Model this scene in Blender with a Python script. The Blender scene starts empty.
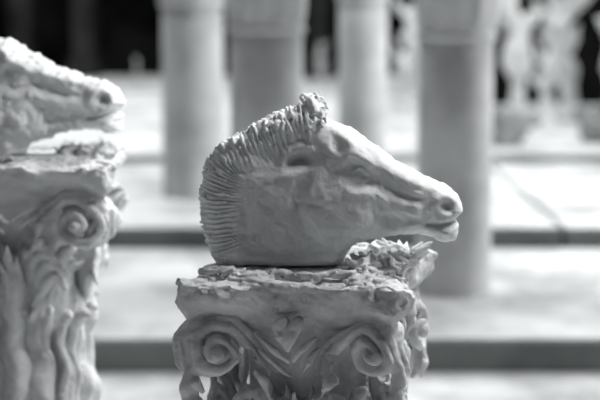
import bpy, math, random
import numpy as np
from mathutils import Vector, Matrix
random.seed(4)
scene = bpy.context.scene
COL = scene.collection
FPX = 1417.0
PITCH = math.radians(8)
CZ = 0.88

# ------------------------------------------------------------------ helpers
def at(px, py, Y):
    a = (px-300)/FPX; b = (200-py)/FPX
    dy = math.cos(PITCH)+b*math.sin(PITCH)
    dz = -math.sin(PITCH)+b*math.cos(PITCH)
    t = Y/dy
    return Vector((a*t, Y, CZ+dz*t))

def link(o):
    COL.objects.link(o); return o

def mesh_np(name, V, Q, mat, smooth=True):
    me = bpy.data.meshes.new(name)
    V = np.asarray(V, dtype=np.float32); Q = np.asarray(Q, dtype=np.int32)
    n = len(Q); k = Q.shape[1]
    me.vertices.add(len(V)); me.vertices.foreach_set('co', V.ravel())
    me.loops.add(n*k); me.loops.foreach_set('vertex_index', Q.ravel())
    me.polygons.add(n)
    me.polygons.foreach_set('loop_start', np.arange(0, n*k, k, dtype=np.int32))
    me.update(calc_edges=True)
    me.polygons.foreach_set('use_smooth', np.full(n, smooth, dtype=bool))
    me.validate()
    me.materials.append(mat)
    o = bpy.data.objects.new(name, me)
    return link(o)

def smoothstep(a, b, x):
    t = np.clip((x-a)/(b-a), 0, 1); return t*t*(3-2*t)

def noise_axis(n, h, scale):
    u = np.arange(n)*h/scale
    i = np.floor(u).astype(int); f = u-i
    f = f*f*(3-2*f)
    return i, f

def noise3(shape, h, scale, seed):
    rng = np.random.RandomState(seed)
    ax = [noise_axis(n, h, scale) for n in shape]
    L = rng.uniform(-1, 1, [a[0].max()+2 for a in ax]).astype(np.float32)
    for d in range(3):
        i, f = ax[d]
        A = np.take(L, i, axis=d); B = np.take(L, i+1, axis=d)
        sh = [1, 1, 1]; sh[d] = len(f)
        f = f.reshape(sh).astype(np.float32)
        L = A*(1-f)+B*f
    return L

class Vol:
    def __init__(s, lo, hi, h):
        s.h = h; s.lo = np.array(lo, float)
        s.n = [int(math.ceil((hi[i]-lo[i])/h))+1 for i in range(3)]
        s.ax = [(s.lo[i]+np.arange(s.n[i])*h).astype(np.float32) for i in range(3)]
        s.F = np.full(s.n, 0.05, dtype=np.float32)
        s.warp = None
    def box(s, lo, hi):
        sl = []
        for i in range(3):
            a = max(0, int((lo[i]-s.lo[i])/s.h)-1); b = min(s.n[i], int((hi[i]-s.lo[i])/s.h)+3)
            if b <= a: return None
            sl.append(slice(a, b))
        X = s.ax[0][sl[0]][:, None, None]; Y = s.ax[1][sl[1]][None, :, None]; Z = s.ax[2][sl[2]][None, None, :]
        return tuple(sl), X, Y, Z
    def merge(s, sl, d, k, sub=False):
        A = s.F[sl]
        if sub:
            s.F[sl] = np.maximum(A, -d)
        else:
            hh = np.clip(0.5+0.5*(d-A)/k, 0, 1)
            s.F[sl] = d*(1-hh)+A*hh - k*hh*(1-hh)
    def cap(s, p0, p1, r0, r1=None, k=0.003, sub=False):
        if r1 is None: r1 = r0
        p0 = np.array(p0, float); p1 = np.array(p1, float)
        m = max(r0, r1)+k+3*s.h
        g = s.box(np.minimum(p0, p1)-m, np.maximum(p0, p1)+m)
        if g is None: return
        sl, X, Y, Z = g
        b = p1-p0; L = max(b.dot(b), 1e-12)
        x = X-p0[0]; y = Y-p0[1]; z = Z-p0[2]
        t = np.clip((x*b[0]+y*b[1]+z*b[2])/L, 0, 1)
        d = np.sqrt((x-t*b[0])**2+(y-t*b[1])**2+(z-t*b[2])**2)-(r0+(r1-r0)*t)
        s.merge(sl, d.astype(np.float32), k, sub)
    def path(s, pts, rads, k=0.003, sub=False):
        for i in range(len(pts)-1):
            s.cap(pts[i], pts[i+1], rads[i], rads[i+1], k, sub)
    def ell(s, c, r, R=None, k=0.003, sub=False):
        m = max(r)+k+3*s.h; c = np.array(c, float)
        g = s.box(c-m, c+m)
        if g is None: return
        sl, X, Y, Z = g
        x = X-c[0]; y = Y-c[1]; z = Z-c[2]
        k0 = np.sqrt((x/r[0])**2+(y/r[1])**2+(z/r[2])**2)
        k1 = np.sqrt((x/r[0]**2)**2+(y/r[1]**2)**2+(z/r[2]**2)**2)+1e-6
        s.merge(sl, (k0*(k0-1)/k1).astype(np.float32), k, sub)
    def noise(s, scale, amp, seed, ridged=False):
        N = noise3(s.n, s.h, scale, seed)
        if ridged: N = 0.5-np.abs(N)*2
        s.F += amp*N
    def mesh(s, name, mat):
        F = s.F; h = s.h
        F[0] = F[-1] = 0.05; F[:, 0] = F[:, -1] = 0.05; F[:, :, 0] = F[:, :, -1] = 0.05
        I = F < 0
        C = I.astype(np.int8)
        S = C[:-1]+C[1:]; S = S[:, :-1]+S[:, 1:]; S = S[:, :, :-1]+S[:, :, 1:]
        act = (S > 0) & (S < 8)
        ci = np.argwhere(act)
        idx = np.full(act.shape, -1, dtype=np.int32)
        idx[act] = np.arange(len(ci))
        P = np.zeros((len(ci), 3)); N = np.zeros(len(ci))
        corners = [(a, b, c) for a in (0, 1) for b in (0, 1) for c in (0, 1)]
        for a in corners:
            for d in range(3):
                if a[d] == 0:
                    b = list(a); b[d] = 1
                    va = F[ci[:, 0]+a[0], ci[:, 1]+a[1], ci[:, 2]+a[2]]
                    vb = F[ci[:, 0]+b[0], ci[:, 1]+b[1], ci[:, 2]+b[2]]
                    m = (va < 0) != (vb < 0)
                    t = np.where(m, va/np.where(m, va-vb, 1), 0)
                    pos = np.tile(np.array(a, float), (len(ci), 1)); pos[:, d] += t
                    P[m] += pos[m]; N[m] += 1
        P = (P/N[:, None]+ci)*h+s.lo
        if s.warp is not None: P = s.warp(P)
        Q = []
        def add(e, order, d):
            o = (d+1) % 3; p = (d+2) % 3
            q = []
            for (u, v) in ((-1, -1), (0, -1), (0, 0), (-1, 0)):
                c = e.copy(); c[:, o] += u; c[:, p] += v
                q.append(idx[c[:, 0], c[:, 1], c[:, 2]])
            q = np.stack(q, 1)
            if order: q = q[:, ::-1]
            q = q[(q >= 0).all(1)]
            Q.append(q)
        for d in range(3):
            A = np.take(I, range(0, I.shape[d]-1), axis=d); B = np.take(I, range(1, I.shape[d]), axis=d)
            for order, mm in ((False, A & ~B), (True, ~A & B)):
                e = np.argwhere(mm)
                ok = np.ones(len(e), bool)
                for q in range(3):
                    if q != d: ok &= (e[:, q] >= 1) & (e[:, q] <= I.shape[q]-2)
                add(e[ok], order, d)
        return mesh_np(name, P, np.concatenate(Q), mat)

def lathe(name, prof, mat, seg=64, flute=None):
    V = []; Q = []
    n = len(prof)
    for r, z in prof:
        for i in range(seg):
            a = 2*math.pi*i/seg
            rr = r
            if flute: rr = r*(1+flute[1]*(abs(math.cos(a*flute[0]/2))-0.6))
            V.append((rr*math.cos(a), rr*math.sin(a), z))
    for j in range(n-1):
        for i in range(seg):
            k = (i+1) % seg
            Q.append((j*seg+i, j*seg+k, (j+1)*seg+k, (j+1)*seg+i))
    cb = len(V); V.append((0, 0, prof[0][1])); ct = len(V); V.append((0, 0, prof[-1][1]))
    me = bpy.data.meshes.new(name)
    F = [tuple(q) for q in Q]
    for i in range(seg):
        k = (i+1) % seg
        F.append((cb, k, i)); F.append((ct, (n-1)*seg+i, (n-1)*seg+k))
    me.from_pydata(V, [], F); me.update()
    for p in me.polygons: p.use_smooth = len(p.vertices) == 4
    me.materials.append(mat)
    o = bpy.data.objects.new(name, me)
    return link(o)

def boxes(name, specs, mat, bev=0.006):
    import bmesh
    bm = bmesh.new()
    for (x0, x1, y0, y1, z0, z1) in specs:
        r = bmesh.ops.create_cube(bm, size=1)
        for v in r['verts']:
            v.co = Vector(((x0+x1)/2+v.co.x*(x1-x0), (y0+y1)/2+v.co.y*(y1-y0), (z0+z1)/2+v.co.z*(z1-z0)))
    if bev: bmesh.ops.bevel(bm, geom=list(bm.edges), offset=bev, segments=2, affect='EDGES')
    me = bpy.data.meshes.new(name); bm.to_mesh(me); bm.free()
    me.materials.append(mat)
    return link(bpy.data.objects.new(name, me))

# ------------------------------------------------------------------ materials
def plaster(name, c0, c1, scale=9, rough=0.95, bump=0.25, bscale=260, bdist=0.0006, spec=0.06, lo=.32, hi=.62):
    m = bpy.data.materials.new(name); m.use_nodes = True
    nt = m.node_tree; b = nt.nodes['Principled BSDF']
    tc = nt.nodes.new('ShaderNodeTexCoord')
    n1 = nt.nodes.new('ShaderNodeTexNoise'); n1.inputs['Scale'].default_value = scale
    n1.inputs['Detail'].default_value = 7; n1.inputs['Roughness'].default_value = 0.62
    nt.links.new(tc.outputs['Object'], n1.inputs['Vector'])
    cr = nt.nodes.new('ShaderNodeValToRGB')
    cr.color_ramp.elements[0].position = lo; cr.color_ramp.elements[0].color = (*c0, 1)
    cr.color_ramp.elements[1].position = hi; cr.color_ramp.elements[1].color = (*c1, 1)
    nt.links.new(n1.outputs['Fac'], cr.inputs['Fac'])
    nt.links.new(cr.outputs['Color'], b.inputs['Base Color'])
    b.inputs['Roughness'].default_value = rough
    b.inputs['Specular IOR Level'].default_value = spec
    n2 = nt.nodes.new('ShaderNodeTexNoise'); n2.inputs['Scale'].default_value = bscale
    n2.inputs['Detail'].default_value = 6; n2.inputs['Roughness'].default_value = .68
    nt.links.new(tc.outputs['Object'], n2.inputs['Vector'])
    bp = nt.nodes.new('ShaderNodeBump'); bp.inputs['Strength'].default_value = bump
    bp.inputs['Distance'].default_value = bdist
    nt.links.new(n2.outputs['Fac'], bp.inputs['Height'])
    nt.links.new(bp.outputs['Normal'], b.inputs['Normal'])
    return m

M_HEAD = plaster('plaster_head', (.63, .645, .65), (.80, .815, .82), 14, bump=0.8, bscale=150, bdist=.0022)
M_CAP = plaster('plaster_capital', (.48, .49, .495), (.78, .79, .795), 20, bump=0.9, bscale=150, bdist=.0028)
M_COL = plaster('plaster_shaft', (.42, .43, .435), (.64, .65, .655), 5, bump=0.3, bscale=40, bdist=.004, lo=.34, hi=.64)
M_FLOOR = plaster('dusty_floor', (.42, .43, .435), (.86, .87, .875), 2.6, bump=0.4, bscale=25, bdist=.01, lo=.36, hi=.58)
M_RISER = plaster('riser_shaded', (.12, .132, .13), (.19, .205, .20), 3, bump=0.3, bscale=30, bdist=.004)  # shade on the camera-facing risers, put into a darker base colour
M_DARK = plaster('dark_wall', (.002, .002, .002), (.016, .016, .016), 1.3, spec=0.0, lo=.4, hi=.75)
M_POST = plaster('dim_post', (.015, .015, .015), (.04, .04, .04), 3, spec=0.0)
M_ORN = plaster('plaster_ornament', (.46, .47, .47), (.74, .75, .75), 5, bump=0.3, bscale=40, bdist=.004)
M_GREY = plaster('grey_clay', (.20, .21, .21), (.30, .31, .31), 5, bump=0.3, bscale=40, bdist=.004)

# ------------------------------------------------------------------ horse head
OUT = [(222,270),(211,258),(205,242),(201,222),(199,200),(201,180),(207,162),(217,148),(232,137),(248,128),(262,120),(278,114),(290,108),
       (303,104),(306,96),(313,94),(319,100),(326,110),(328,119),(340,124),(356,131),(371,142),(386,153),(401,163),(416,171),(431,178),
       (446,185),(457,192),(463,201),(464,210),(460,216),(458,219),(461,226),(460,234),(456,240),(447,242),(438,240),(429,236),(416,234),(403,235),
       (386,237),(370,240),(357,244),(349,251),(344,262),(335,270),(300,274),(260,273)]
MANE = OUT[1:14]
def px2(p): return np.array([(p[0]-307)*0.001, (262-p[1])*0.001/0.985])

def catmull(P, n=5, closed=True):
    P = [np.array(p, float) for p in P]; L = len(P); out = []
    rng = range(L) if closed else range(L-1)
    for i in rng:
        if closed: a, b, c, d = P[i-1], P[i], P[(i+1) % L], P[(i+2) % L]
        else: a, b, c, d = P[max(i-1, 0)], P[i], P[i+1], P[min(i+2, L-1)]
        for j in range(n):
            t = j/n
            out.append(0.5*((2*b)+(-a+c)*t+(2*a-5*b+4*c-d)*t*t+(-a+3*b-3*c+d)*t**3))
    if not closed: out.append(P[-1])
    return np.array(out)

def polydist(X, Z, pts, closed):
    D = np.full(X.shape, 9.0); S = np.zeros(X.shape); inside = np.zeros(X.shape, bool)
    acc = 0; n = len(pts)
    for i in range(n if closed else n-1):
        a = pts[i]; b = pts[(i+1) % n]; e = b-a; L = e.dot(e)+1e-14
        t = np.clip(((X-a[0])*e[0]+(Z-a[1])*e[1])/L, 0, 1)
        d = np.hypot(X-a[0]-t*e[0], Z-a[1]-t*e[1])
        m = d < D
        D = np.where(m, d, D); S = np.where(m, acc+t*math.sqrt(L), S)
        acc += math.sqrt(L)
        if closed and abs(e[1]) > 1e-12:
            c = ((a[1] > Z) != (b[1] > Z)) & (X < e[0]*(Z-a[1])/e[1]+a[0])
            inside ^= c
    return D, S, inside

def horse(name, seed, rot=0.0, h=0.0012, cut=0.0, erode=1.0, gain=1.0):
    rng = np.random.RandomState(seed)
    V = Vol((-.118, -.066, -.04), (.168, .066, .195), h)
    ca, sa = math.cos(rot), math.sin(rot)
    X0 = V.ax[0][:, None].astype(float); Z0 = V.ax[2][None, :].astype(float)
    X = ca*X0+sa*Z0; Z = -sa*X0+ca*Z0
    pts = catmull([px2(p) for p in OUT], 5)
    D, S, ins = polydist(X, Z, pts, True)
    d = np.where(ins, D, -D)
    mane = catmull([px2(p) for p in MANE], 6, False)
    Dm, Sm, _ = polydist(X, Z, mane, False)
    n2d = noise3((V.n[0], 2, V.n[2]), h, .009, seed+90)[:, 0, :]; n2c = noise3((V.n[0], 2, V.n[2]), h, .022, seed+91)[:, 0, :]
    teeth = 0.0008*np.sin(Sm*2*math.pi/0.0050+2*np.sin(Sm*90)+2*n2c) + 0.0007*np.sin(Sm*2*math.pi/0.0031+1)+.0018*n2d
    d = d + np.where(Dm < 0.02, teeth*(1-smoothstep(.003, .010, Dm)), 0)
    d = d + (.0004+.0006*(erode > 1.5))*(np.sin(S*170)+.8*np.sin(S*390+2)+.6*np.sin(S*730))*(X > px2((332, 0))[0])
    ctrl = [((225,215),.034,.042),((260,190),.038,.048),((250,240),.034,.030),((300,220),.041,.04),((300,255),.034,.022),((230,258),.030,.020),((330,195),.042,.034),((345,215),.041,.026),
            ((350,160),.037,.024),((310,120),.022,.02),((375,180),.034,.024),((400,200),.031,.020),((425,205),.030,.019),((447,212),.030,.016),
            ((215,170),.026,.03),((250,140),.026,.03),((285,125),.024,.03)]
    W = np.zeros(X.shape); T = np.zeros(X.shape); R = np.zeros(X.shape)
    for p, t, r in ctrl:
        q = px2(p); w = np.exp(-((X-q[0])**2+(Z-q[1])**2)/(2*.017**2))+1e-9
        W += w; T += w*t; R += w*r
    T /= W; R /= W
    B = np.zeros(X.shape)
    def gs(px, py, sx, sy, ang, amp):
        nonlocal B
        q = px2((px, py)); a = math.radians(ang)
        u = (X-q[0])*math.cos(a)+(Z-q[1])*math.sin(a); v = -(X-q[0])*math.sin(a)+(Z-q[1])*math.cos(a)
        B += gain*amp*.001*np.exp(-.5*((u/(sx*.001))**2+(v/(sy*.001))**2))
    def rg(P, w, amp, fade=True):
        nonlocal B
        pp = catmull([px2(p) for p in P], 6, False)
        dd, ss, _ = polydist(X, Z, pp, False)
        tot = np.sum(np.hypot(*(pp[1:]-pp[:-1]).T))
        f = np.sin(np.clip(ss/tot, 0.02, .98)*math.pi)**.5 if fade else 1
        B += gain*amp*.001*np.exp(-.5*(dd/(w*.001))**2)*f
    # broad ridged mane whose strands fade into the neck
    wob = 2.4*n2c+.8*n2d
    fr = np.sin(Sm*2*math.pi/0.0052+1.8*np.sin(Sm*75)+Dm*50+wob)+.6*np.sin(Sm*2*math.pi/0.0031+Dm*100+1.5*wob)
    lim = .042+.012*n2c
    B += np.where(Dm < .075, .0015*fr*(1-smoothstep(.35, 1.2, Dm/lim)), 0)
    B += .0052*(1-smoothstep(.014, .046, Dm))*smoothstep(.0, .006, Dm)
    q = px2((343, 205)); rr = np.hypot((X-q[0])/1.15, (Z-q[1]))
    B += .0050*(1-smoothstep(.018, .042, rr))
    rg([(314,150),(303,172),(299,196),(304,220),(320,244)], 6.0, -4.2)
    rg([(318,165),(309,185),(308,205),(316,226),(333,240)], 4.0, 2.0)
    gs(378,224,10,12,20,-3.0)
    gs(361,170,13,8,-35,-5.0)
    rg([(338,160),(349,151),(362,154),(376,166)], 3.6, 6.6)
    gs(359,170,6.4,4.8,-30,5.0)
    rg([(350,171),(359,164),(370,173)], 1.5, 2.0)
    rg([(350,173),(359,177),(370,174)], 1.5, 2.0)
    rg([(343,183),(359,189),(378,185)], 3.6, 3.0)
    gs(341,143,9,5,-40,-3.0)
    rg([(330,127),(345,136),(354,147)], 3.4, 3.8)
    rg([(366,186),(390,197),(410,202),(424,205)], 4.6, 4.4)
    rg([(374,157),(400,173),(436,188)], 3.8, 3.2)
    gs(402,188,16,6,-30,-3.0)
    gs(402,217,16,6,-5,-3.0)
    rg([(352,236),(380,231),(410,229),(428,230)], 4.0, 3.0)
    for P in ([(378,190),(392,206),(404,214),(412,226)], [(372,194),(379,208),(374,224)], [(392,203),(410,210),(424,213)], [(388,168),(398,184),(415,192)],
              [(404,176),(410,186),(424,194)]):
        rg(P, 1.7, 1.9)
    rg([(434,211),(435,199),(446,193),(456,200),(454,211)], 3.2, 4.2)
    gs(446,203,4.6,3.8,-30,-8.0)
    rg([(462,218),(450,220),(438,222),(428,221)], 1.8, -6.0, False)
    rg([(462,212),(446,214),(434,217)], 3.2, 2.8)
    rg([(458,229),(446,230),(434,229)], 3.8, 3.4)
    # ear stub
    rg([(280,164),(289,150),(304,145),(316,153)], 3.8, 6.8)
    rg([(286,166),(297,157),(313,160)], 3.0, -3.8)
    rg([(284,173),(297,169),(309,167)], 3.0, 2.4)
    for i in range(9):
        x0 = 312+i*2.2; rg([(x0, 124+i*1.2), (x0-3+i*.4, 138+i), (x0-6+i*1.6, 152)], 1.2, 2.0)
    rg([(206,250),(250,253),(300,257),(340,253)], 2.6, 2.6)
    T = T+B*smoothstep(0, .004, d)
    u = np.clip(d/np.maximum(R, 1e-4), 0, 1)
    prof = np.sqrt(np.clip(1-(1-u)**2.3, 0, 1))
    TT = T*prof
    TT2 = np.where(d > 0, TT**2, d*0.06)
    Y = V.ax[1][None, :, None]
    F = (Y**2-TT2[:, None, :])/(2*np.maximum(np.sqrt(np.maximum(TT2, 0)), .012))[:, None, :]
    V.F = np.clip(F, -.05, .05).astype(np.float32)
    def loc(p, y):
        q = px2(p); return (ca*q[0]-sa*q[1], y, sa*q[0]+ca*q[1])
    for i in range(230):
        u = rng.rand(); v = rng.rand()
        cx = 264+62*u; cy = 119-18*u+v*(6+16*u)
        th = .010+.014*v
        y = (-1 if rng.rand() < .6 else 1)*th*rng.uniform(.3, 1.2)
        a = rng.uniform(.6, 2.6); L = rng.uniform(3, 8)
        V.cap(loc((cx, cy), y), loc((cx+L*math.cos(a), cy+L*math.sin(a)*.7), y*1.15), .0026, .0012, .0008)
    for i in range(100):
        u = rng.rand(); cx = 270+54*u; cy = 118-16*u+rng.rand()*16
        V.ell(loc((cx, cy), rng.choice([-1, 1])*rng.uniform(.010, .026)), (.0016, .0024, .0016), k=.001, sub=True)
    for i in range(34):
        cx = rng.uniform(301, 322); cy = rng.uniform(94, 108)
        y = rng.uniform(-.012, .012)
        V.cap(loc((cx, cy), y), loc((cx+rng.uniform(-5, 5), cy+rng.uniform(3, 8)), y), .0024, .0014, .0008)
    tot = len(mane)
    for i in range(300):
        j = rng.randint(2, tot-2); p = mane[j]; t = mane[j+1]-mane[j-1]; t /= np.linalg.norm(t)
        nrm = np.array([t[1], -t[0]])
        y = rng.uniform(-.016, .016)
        a = p+nrm*.001*rng.uniform(-.8, 3.0); b = p+nrm*.001*rng.uniform(7, 18)+t*.001*rng.uniform(-3, 1)
        A = (ca*a[0]-sa*a[1], y, sa*a[0]+ca*a[1]); Bb = (ca*b[0]-sa*b[1], y*1.9, sa*b[0]+ca*b[1])
        V.cap(A, Bb, .0015, .0009, .0014)
    V.noise(.012, .0008*erode, seed+1); V.noise(.0045, .0006*erode, seed+2); V.noise(.030, .0012*erode, seed+5)
    V.noise(.016, .0011*erode, seed+7, True)
    V.F = np.maximum(V.F, cut-(V.ax[2][None, None, :]))
    return V.mesh(name, M_HEAD)

# ------------------------------------------------------------------ capital
def bez(p0, p1, p2, n):
    p0, p1, p2 = map(np.array, (p0, p1, p2))
    return [tuple((1-t)**2*p0+2*t*(1-t)*p1+t*t*p2) for t in np.linspace(0, 1, n)]

def capital(name, seed, h=0.0014, scroll=.0195, plain=False, a=.124, ZB=-.30):
    rng = np.random.RandomState(seed)
    V = Vol((-.158, -.158, ZB-.005), (.158, .158, .034), h)
    X = V.ax[0][:, None, None]; Y = V.ax[1][None, :, None]; Z = V.ax[2][None, None, :]
    zz = V.ax[2]
    r = np.interp(zz, [-.45, -.31, -.22, -.16, -.12, -.07, -.03, .0], [.078, .076, .068, .060, .058, .068, .084, .09])
    th = np.arctan2(Y, X)
    rad = np.sqrt(X*X+Y*Y)
    fl = (.012 if plain else .008)*np.abs(np.cos(th*8))
    fz = (1-smoothstep(-.15, -.12, zz))[None, None, :]
    bell = rad-(r[None, None, :]+(fl-.003)*fz)
    bell = np.maximum(bell, Z+.01)
    V.F = np.minimum(V.F, bell.astype(np.float32))
    cc = .027
    prof = np.interp(zz, [-.056, -.049, -.041, -.034, -.029, -.023, -.006, .0], [-.028, -.022, -.014, -.008, -.003, -.001, .0, -.004])
    N1 = noise3(V.n, h, .013, seed+50); N2 = noise3(V.n, h, .030, seed+51); N3 = noise3(V.n, h, .006, seed+52)
    chip = np.floor((N1*.6+N2*.9)*2.0)/2.0
    lipw = (smoothstep(-.040, -.020, zz))[None, None, :]
    rag = (.0022*chip+.0022*N2+.0010*N3)*lipw+.001*N3+.0030*N2
    dx = np.abs(X)-(a-cc*(1-np.clip(Y/a, -1.2, 1.2)**2)+prof[None, None, :])
    dy = np.abs(Y)-(a-cc*(1-np.clip(X/a, -1.2, 1.2)**2)+prof[None, None, :])
    dc = (np.abs(X)+np.abs(Y)-(2*a-.032)-prof[None, None, :]*1.2)*.707
    D = np.maximum(np.maximum(dx, dy), dc)+rag
    foot = ((X > -.11) & (X < .045) & (np.abs(Y) < .050))
    n2 = noise3((V.n[0], V.n[1], 2), h, .012, seed+60)[:, :, :1]; n3 = noise3((V.n[0], V.n[1], 2), h, .028, seed+61)[:, :, :1]; n4 = noise3((V.n[0], V.n[1], 2), h, .005, seed+62)[:, :, :1]
    H = -.002+.006*np.floor(np.clip(n2*.6+n3*.9, -1, 1)*2.2)/2.2+.002*n3+.0014*n4
    H = np.where(foot, -.0015, H)
    D = np.maximum(D, np.maximum(Z-H, -(Z+.056)))
    A = V.F; k = .006
    hh = np.clip(.5+.5*(D-A)/k, 0, 1); V.F = (D*(1-hh)+A*hh-k*hh*(1-hh)).astype(np.float32)
    def face(k):
        c, s = [(1, 0), (0, 1), (-1, 0), (0, -1)][k]
        return lambda x, y, z: (c*x-s*y, s*x+c*y, z)
    def surf(x): return -(.082+.44*max(0, abs(x)-.035))
    for kf in range(4):
        f = face(kf)
        for sg in (-1, 1):
            jit = rng.uniform(-.003, .003, 2)
            SR = scroll+rng.uniform(-.003, .002)
            C = (.074+jit[0], -.056-SR+jit[1])
            stem = bez((.008, -.200), (.012, -.085), (C[0]-SR*.6-.002, C[1]+SR+.004), 10)
            path = list(stem)
            n = 40; turn = 500+rng.uniform(-90, 80)
            sq = rng.uniform(.85, 1.12)
            for i in range(n):
                t = i/(n-1); ang = math.radians(110-turn*t); rr = (SR)*(1-t)**.85+.0055
                path.append((C[0]+rr*math.cos(ang)*sq, C[1]+rr*math.sin(ang)))
            V.ell(f(sg*C[0], surf(C[0])+.022, C[1]), (SR*.95, .012, SR*1.0), k=.003)
            V.cap(f(sg*C[0], surf(C[0])+.022, C[1]+.010), f(sg*.045, -.060, -.045), .012, .011, .006)
            P3 = []; R3 = []
            for i, (x, z) in enumerate(path):
                t = max(0, (i-10)/n); b0 = min(1, i/9)
                yy = surf(x)+.001-.013*t
                yy = yy*b0+(-.068)*(1-b0)
                P3.append(f(sg*x, yy, z)); R3.append(.0054 if i < 10 else .0054-.0018*t)
            V.path(P3, R3, k=.0008)
            Q3 = []; RQ = []
            for i, (x, z) in enumerate(path[:26]):
                j = min(i+1, len(path)-1); tx = path[j][0]-x; tz = path[j][1]-z; L = math.hypot(tx, tz)+1e-9
                nx, nz = -tz/L, tx/L
                t = max(0, (i-10)/n); b0 = min(1, i/9)
                yy = (surf(x)+.005-.010*t)*b0+(-.066)*(1-b0)
                w = 1-1.2*t
                Q3.append(f(sg*(x+nx*.0080*w), yy, z+nz*.0080*w)); RQ.append(.0036*(1-.9*t))
            V.path(Q3, RQ, k=.0007)
            V.ell(f(sg*C[0], surf(C[0])-.012, C[1]), (.0070, .008, .0070), k=.0015)
            tips = [(.052, -.096), (.062, -.111), (.069, -.126), (.070, -.142), (.066, -.159), (.058, -.175), (.048, -.190)]
            if plain: tips = [(.048, -.104), (.057, -.118), (.060, -.133), (.056, -.148)]
            for q_, (tx, tz) in enumerate(tips):
                j1 = rng.uniform(-.0025, .0025)
                b0 = (.010+.002*q_, -.180-.014*q_)
                cpt = (.018+.005*q_, tz+.018+j1)
                P2 = bez(b0, cpt, (tx, tz+j1), 8)
                pts3 = []; rr3 = []
                for i, (x, z) in enumerate(P2):
                    t = i/7
                    pts3.append(f(sg*x, -.060-.030*math.sin(t*math.pi*.60)-.10*max(0, x-.045), z-.016*max(0, t-.7)*4))
                    rr3.append(.0044+.0022*math.sin(t*math.pi)-.0024*max(0, t-.7)*3)
                V.path(pts3, rr3, k=.0008)
            V.path([f(sg*.003, -.086, -.078), f(sg*.014, -.090, -.066), f(sg*.026, -.092, -.056)], [.0024, .0032, .0016], k=.0014)
            V.path([f(sg*.004, -.082, -.094), f(sg*.017, -.086, -.080), f(sg*.028, -.088, -.068)], [.0024, .0032, .0016], k=.0014)
            if not plain:
                V.ell(f(sg*.0072, -.101, -.040), (.0078, .0064, .0074), k=.0014)
                V.path([f(sg*.0108, -.101, -.043), f(sg*.0068, -.101, -.052), f(0, -.098, -.066)], [.0044, .0040, .0020], k=.0014)
            V.ell(f(sg*.020, -.082, -.104), (.0070, .026, .013), k=.0015, sub=True)
            V.ell(f(sg*.041, -.086, -.079), (.0080, .024, .0065), k=.0015, sub=True)
            V.ell(f(sg*.043, -.088, -.104), (.0075, .028, .0065), k=.0015, sub=True)
            V.ell(f(sg*.096, -.108, -.108), (.0060, .012, .009), k=.0015, sub=True)
        if not plain: V.ell(f(0, -.100, -.049), (.006, .0050, .010), k=.003)
        V.path([f(0, -.074, -.24), f(0, -.080, -.16), f(0, -.084, -.126), f(0, -.094, -.108)], [.006, .006, .0055, .002], k=.0010)
        for sg in (-1, 1):
            V.path([f(sg*.003, -.074, -.20), f(sg*.006, -.082, -.150), f(sg*.011, -.090, -.125)], [.0045, .0045, .0018], k=.0010)
            x0 = .036*sg
            for l_ in (-.016, -.008, 0, .008, .016):
                if plain and l_ not in (-.016, 0, .016): continue
                V.path([f(x0*.95+l_*.9, -.064+abs(l_)*.2, ZB), f(x0+l_, -.068+abs(l_)*.25, -.22), f(x0*1.1+l_*1.2, -.078+abs(l_)*.3, -.196+abs(l_)*-.4), f(x0*1.15+l_*1.4, -.086+abs(l_)*.3, -.200-abs(l_)*.5)], [.0045, .005, .0048, .002], k=.001)
        dg = lambda rho, lat, z: f((rho*.7071+lat*.7071), -(rho*.7071-lat*.7071), z)
        e = rng.uniform(-.016, .004)
        sp = [(.112, -.042), (.130, -.048), (.139, -.060), (.142, -.078), (.143, -.100+e), (.141, -.120+e), (.132, -.133+e)]
        if plain: sp = sp[:4]+[(.138, -.092), (.130, -.102)]
        V.path([dg(p[0], 0, p[1]) for p in sp], [.013, .010, .007, .006, .008, .008, .0030], k=.003)
        for i in range(2, len(sp)-1):
            for s2 in (-1, 1):
                p = sp[i]
                V.path([dg(p[0], 0, p[1]), dg(p[0]-.002, s2*.008, p[1]+.001), dg(p[0]-.007, s2*.013, p[1]-.010)], [.005, .0048, .0020], k=.0012)
        V.cap(dg(.085, 0, -.055), dg(.122, 0, -.066), .015, .010, .005)
        V.path([dg(.064, 0, ZB), dg(.064, 0, -.2), dg(.068, 0, -.15), dg(.080, 0, -.124), dg(.090, 0, -.114)], [.006, .007, .007, .007, .003], k=.002)
        for s2 in (-1, 1):
            for l_ in (.009, .017):
                V.path([dg(.064, s2*l_*.9, ZB), dg(.064, s2*l_, -.2), dg(.070, s2*l_*1.1, -.15), dg(.080, s2*l_*1.5, -.130-l_*.5)], [.005, .005, .005, .002], k=.001)
    for i in range(60):
        x = rng.uniform(-.100, .045); y = rng.choice([-1, 1])*rng.uniform(.054, .070)
        a2 = rng.uniform(-.6, .6)
        V.cap((x, y, -.002), (x+.010*math.cos(a2), y+.006*math.sin(a2), rng.uniform(.000, .003)), rng.uniform(.002, .0045), .0016, .0012)
    for i in range(110):
        x = rng.uniform(.050, .106); y = rng.uniform(-.045, .085)
        z = rng.uniform(-.004, .010)
        a2 = rng.uniform(0, 6.28)
        V.cap((x, y, z-.004), (x+.012*math.cos(a2), y+.012*math.sin(a2), z+.003), .0042, .0016, .0010)
    g_ = .75 if plain else 1
    V.noise(.040, .0018*g_, seed+1); V.noise(.014, .0009*g_, seed+2); V.noise(.005, .0006, seed+3); V.noise(.018, .0009*g_, seed+4, True)
    rp = rng.uniform(0, 6.28, 12)
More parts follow.
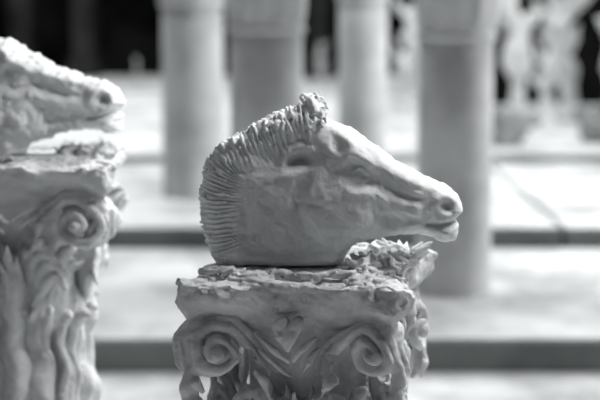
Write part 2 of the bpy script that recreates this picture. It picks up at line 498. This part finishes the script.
    def warp(P):
        x, y, z = P[:, 0].copy(), P[:, 1].copy(), P[:, 2].copy()
        P = P.copy(); m = np.clip((-z-.002)/.025, 0, 1)
        P[:, 0] += m*(.0028*np.sin(z*60+y*40+rp[0])+.0014*np.sin(z*120+y*90+rp[1]))
        P[:, 1] += m*(.0022*np.sin(z*60+x*45+rp[2])+.0014*np.sin(x*120+z*80+rp[3]))
        P[:, 2] += m*(.0036*np.sin(x*38+y*20+rp[4])+.0026*np.sin(x*85-y*70+rp[5]))
        return P
    V.warp = warp
    return V.mesh(name, M_CAP)

def empty(name, loc, rz=0):
    e = bpy.data.objects.new(name, None); e.empty_display_size = .1
    e.location = loc; e.rotation_euler = (0, 0, rz); return link(e)

# main pedestal
top = at(307, 262, 1.417)
e1 = empty('plaster_pedestal', (top.x+.003, top.y, 0), math.radians(-11))
e1['label'] = 'white plaster pedestal with carved volute capital carrying a horse head'
e1['category'] = 'pedestal'
cap1 = capital('capital', 11); cap1.parent = e1; cap1.location = (0, 0, top.z)
zl = top.z-.298
sh = lathe('shaft', [(.080, .06), (.077, zl*.5), (.075, zl)], M_CAP, 160, (20, .05)); sh.parent = e1
bs = lathe('base', [(.115, 0), (.118, .006), (.118, .022), (.112, .028), (.098, .034), (.096, .042), (.103, .05), (.103, .056), (.09, .062), (.080, .066)], M_CAP, 64); bs.parent = e1

hd = horse('horse_head', 21, erode=1.0, gain=1.0)
hd.location = (top.x, top.y+.006, top.z+.0005)
hd['label'] = 'white plaster horse head with roached mane resting on the carved capital'
hd['category'] = 'horse sculpture'

# second pedestal
t2 = at(18, 153, 1.74)
e2 = empty('plaster_pedestal.001', (t2.x, t2.y, 0), math.radians(4))
e2['label'] = 'taller white plaster pedestal with carved capital and fluted shaft'
e2['category'] = 'pedestal'
cap2 = capital('capital', 57, .0017, .0240, True, .124, -.42); cap2.parent = e2; cap2.location = (0, 0, t2.z); cap2.scale = (1.09, 1.09, .92)
zl2 = t2.z-.415*.92
sh2 = lathe('shaft', [(.087, .06), (.087, zl2*.5), (.087, zl2)], M_CAP, 160, (16, .09)); sh2.parent = e2
bs2 = bs.copy(); link(bs2); bs2.parent = e2
hd2 = horse('horse_head.001', 33, math.radians(7), .0014, .015, 2.1, 1.6)
hd2.scale = (1.12, 1.08, 1.10)
hd2.location = (t2.x-.036, t2.y-.0, t2.z-.0155)
hd2['label'] = 'worn plaster horse head with raised muzzle on the taller pedestal'
hd2['category'] = 'horse sculpture'

# ------------------------------------------------------------------ setting
Z1, Z2, Z3 = .08, .147, .184
def setting(o):
    o['kind'] = 'structure'
    return o
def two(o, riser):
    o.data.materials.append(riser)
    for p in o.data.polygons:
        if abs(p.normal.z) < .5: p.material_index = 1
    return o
setting(boxes('floor', [(-6, 6, -2, 3.30, -.1, 0)], M_FLOOR, 0))
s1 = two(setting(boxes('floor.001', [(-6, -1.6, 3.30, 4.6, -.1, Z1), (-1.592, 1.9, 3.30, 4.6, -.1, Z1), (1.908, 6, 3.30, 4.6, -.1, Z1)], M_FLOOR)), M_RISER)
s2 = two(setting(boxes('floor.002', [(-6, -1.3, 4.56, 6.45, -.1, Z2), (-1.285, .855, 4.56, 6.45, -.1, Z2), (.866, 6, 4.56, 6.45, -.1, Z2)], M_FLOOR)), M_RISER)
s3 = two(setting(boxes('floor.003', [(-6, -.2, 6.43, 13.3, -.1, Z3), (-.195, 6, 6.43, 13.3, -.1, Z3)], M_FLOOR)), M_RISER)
setting(boxes('wall_back', [(-6.2, 6.2, 13.3, 13.5, -.1, 5), (1.22, 6.2, 9.6, 9.8, -.1, 5)], M_DARK, 0))
setting(boxes('wall_left', [(-6.2, -6, 2, 13.3, -.1, 5)], M_DARK, 0))
setting(boxes('wall_right', [(6, 6.2, 2, 13.3, -.1, 5)], M_DARK, 0))
for i, px in enumerate((84, 22, 318)):
    q = at(px, 100, 12.9)
    setting(boxes('trim_%d' % (i+1), [(q.x-.09, q.x+.09, 12.85, 13.3, Z3, 4.5), (q.x-.13, q.x+.13, 12.8, 13.3, Z3, Z3+.18)], M_POST, .01))

def bgcol(n, px, wpx, Y, z0, ringpy):
    name = 'plaster_pillar' + ('' if n == 0 else '.%03d' % n)
    p = at(px, 200, Y); r = wpx/2*Y/FPX
    e = empty(name, (p.x, Y, z0)); e['category'] = 'pillar'; e['group'] = 'smooth plaster pillars'
    zr = at(px, ringpy, Y).z-z0
    s = lathe('shaft', [(r*1.02, 0), (r*1.02, .004), (r, .012), (r*.985, zr*.6), (r*.975, zr-.004)], M_COL, 96); s.parent = e
    k = lathe('necking', [(r*.97, zr-.010), (r*1.05, zr-.006), (r*1.09, zr+.002), (r*1.05, zr+.010), (r*.99, zr+.014), (r*.99, zr+.022), (r*1.04, zr+.026), (r*1.04, zr+.032)], M_COL, 96); k.parent = e
    c = lathe('capital', [(r*1.02, zr+.030), (r*1.04, zr+.045), (r*1.08, zr+.10), (r*1.16, zr+.17), (r*1.3, zr+.24), (r*1.42, zr+.26), (r*1.42, zr+.31), (r*1.3, zr+.33)], M_COL, 128, (12, .06)); c.parent = e
    return e
c = bgcol(0, 454, 76, 3.89, Z1, 37); c['label'] = 'smooth grey-white plaster pillar with ring moulding below its capital'
c = bgcol(1, 267, 74, 3.95, Z1, 30); c['label'] = 'smooth grey-white plaster pillar with ring moulding below its capital'
c = bgcol(2, 194, 62, 5.35, Z2, 4); c['label'] = 'slim smooth white plaster pillar standing on the upper step'
c = bgcol(3, 362, 50, 5.6, Z2, -2); c['label'] = 'slim smooth white plaster pillar standing on the upper step'

# blurred branching plaster forms on the far platform
def ornament(name, seed, H, spread):
    rng = np.random.RandomState(seed)
    V = Vol((-spread-.18, -spread-.18, -.02), (spread+.18, spread+.18, H+.25), .011)
    V.ell((0, 0, .03), (spread*.7, spread*.7, .05), k=.03)
    V.cap((0, 0, .02), (rng.uniform(-.03, .03), 0, H*.3), spread*.4, spread*.22, .04)
    x = 0; z = H*.25; P = []; R = []
    for i in range(12):
        P.append((x, 0, z)); R.append(rng.uniform(.024, .052))
        z += H*.75/12; x = float(np.clip(x+rng.uniform(-.07, .07), -spread*.5, spread*.5))
    V.path(P, R, k=.04)
    for i in range(0, 12):
        for s2 in (-1, 1):
            if rng.rand() < .55:
                L = rng.uniform(.06, .17); q = P[i]
                a = rng.uniform(-.9, .9); lift = rng.uniform(.06, .20)
                m_ = (q[0]+s2*L*.6*math.cos(a), L*.6*math.sin(a), q[2]+lift*.35); e_ = (q[0]+s2*L*math.cos(a), L*math.sin(a), q[2]+lift)
                V.path([q, m_, e_], [.028, .034, .008], k=.02)
    V.noise(.05, .010, seed)
    V.F = np.maximum(V.F, -V.ax[2][None, None, :])
    return V.mesh(name, M_ORN)
oA = ornament('plaster_finial', 5, 1.15, .13); oB = ornament('plaster_finial.001', 9, 1.0, .15); oC = ornament('plaster_finial.002', 14, .8, .12)
allo = []
spots = [(oA, 517, 7.8, 1.0, 0), (oB, 568, 8.3, 1.0, 0), (oC, 402, 9.2, .8, 0), (oA, 610, 7.9, .95, 3), (oC, 322, 12.2, .40, 4), (oC, 543, 9.1, .8, .4), (oB, 139, 12.2, .22, 2)]
for i, (src, px, Y, sc, rz) in enumerate(spots):
    o = src
    if i > 2: o = src.copy(); o.name = 'plaster_finial.%03d' % i; link(o)
    p = at(px, 200, Y); o.location = (p.x, Y, Z3); o.scale = (sc, sc, sc); o.rotation_euler = (0, 0, rz); allo.append(o)
for o in allo:
    o['label'] = 'white plaster foliage finial standing on the far platform'; o['category'] = 'plaster ornament'; o['group'] = 'plaster foliage finials'
def fragment(name, seed):
    rng = np.random.RandomState(seed)
    V = Vol((-.2, -.2, -.02), (.2, .2, .26), .008)
    for i in range(14):
        V.ell((rng.uniform(-.08, .08), rng.uniform(-.06, .06), rng.uniform(.03, .13)), tuple(rng.uniform(.03, .07, 3)), k=.012)
    V.noise(.05, .010, seed); V.noise(.02, .004, seed+1, True)
    V.F = np.maximum(V.F, -V.ax[2][None, None, :])
    return V.mesh(name, M_GREY)
fr0 = fragment('plaster_fragment', 3)
for i, (px, Y, sc) in enumerate([(512, 6.85, 1.05), (597, 7.0, 1.15)]):
    b = fr0
    if i: b = fr0.copy(); b.name = 'plaster_fragment.001'; link(b); b.rotation_euler = (0, 0, 2)
    p = at(px, 200, Y); b.location = (p.x, Y, Z3); b.scale = (sc, sc, sc)
    b['label'] = 'grey broken lump of plaster on the far platform'; b['category'] = 'fragment'; b['group'] = 'grey plaster fragments'

# ------------------------------------------------------------------ light
def area(name, loc, target, sx, sy, power, col=(1, 1, 1)):
    l = bpy.data.lights.new(name, 'AREA'); l.shape = 'RECTANGLE'; l.size = sx; l.size_y = sy; l.energy = power; l.color = col
    o = bpy.data.objects.new(name, l); link(o); o.location = loc
    o.rotation_euler = (Vector(target)-Vector(loc)).to_track_quat('-Z', 'Y').to_euler()
    return o
area('skylight', (0, 8.0, 4.2), (0, 8.0, 0), 9, 7.9, 520, (.98, 1, 1))
area('key_lamp', (.70, 1.46, 1.65), (.05, 1.40, .64), .36, .36, 14, (1, 1, 1))  # close key lamp, added to bring out the head's relief
area('rim_lamp', (.4, 2.4, 1.75), (.0, 1.42, .68), .55, .55, 24, (1, 1, 1))  # backlight added for bright upper edges, not an actual window
area('fill_left', (-1.3, .9, 1.4), (0, 1.4, .6), .5, .5, 1.2, (.97, .99, 1))  # weak fill added to lift the fronts, no opening here
area('pillar_sidelight', (3.4, 4.7, 1.5), (0, 4.7, .5), 1.0, 1.0, 110, (1, 1, 1))  # side lamp added to shade the pillars from light to dark
w = bpy.data.worlds.new('world'); scene.world = w; w.use_nodes = True
bg = w.node_tree.nodes['Background']; bg.inputs[0].default_value = (.90, .96, 1, 1); bg.inputs[1].default_value = .026

cam = bpy.data.cameras.new('camera'); co = bpy.data.objects.new('camera', cam); link(co)
co.location = (0, 0, CZ); co.rotation_euler = (math.radians(90)-PITCH, 0, 0)
cam.sensor_width = 36; cam.lens = 85.02
cam.dof.use_dof = True; cam.dof.focus_distance = 1.36; cam.dof.aperture_fstop = 4.6; cam.dof.aperture_blades = 0
cam.clip_start = .05
scene.camera = co
scene.view_settings.view_transform = 'Standard'
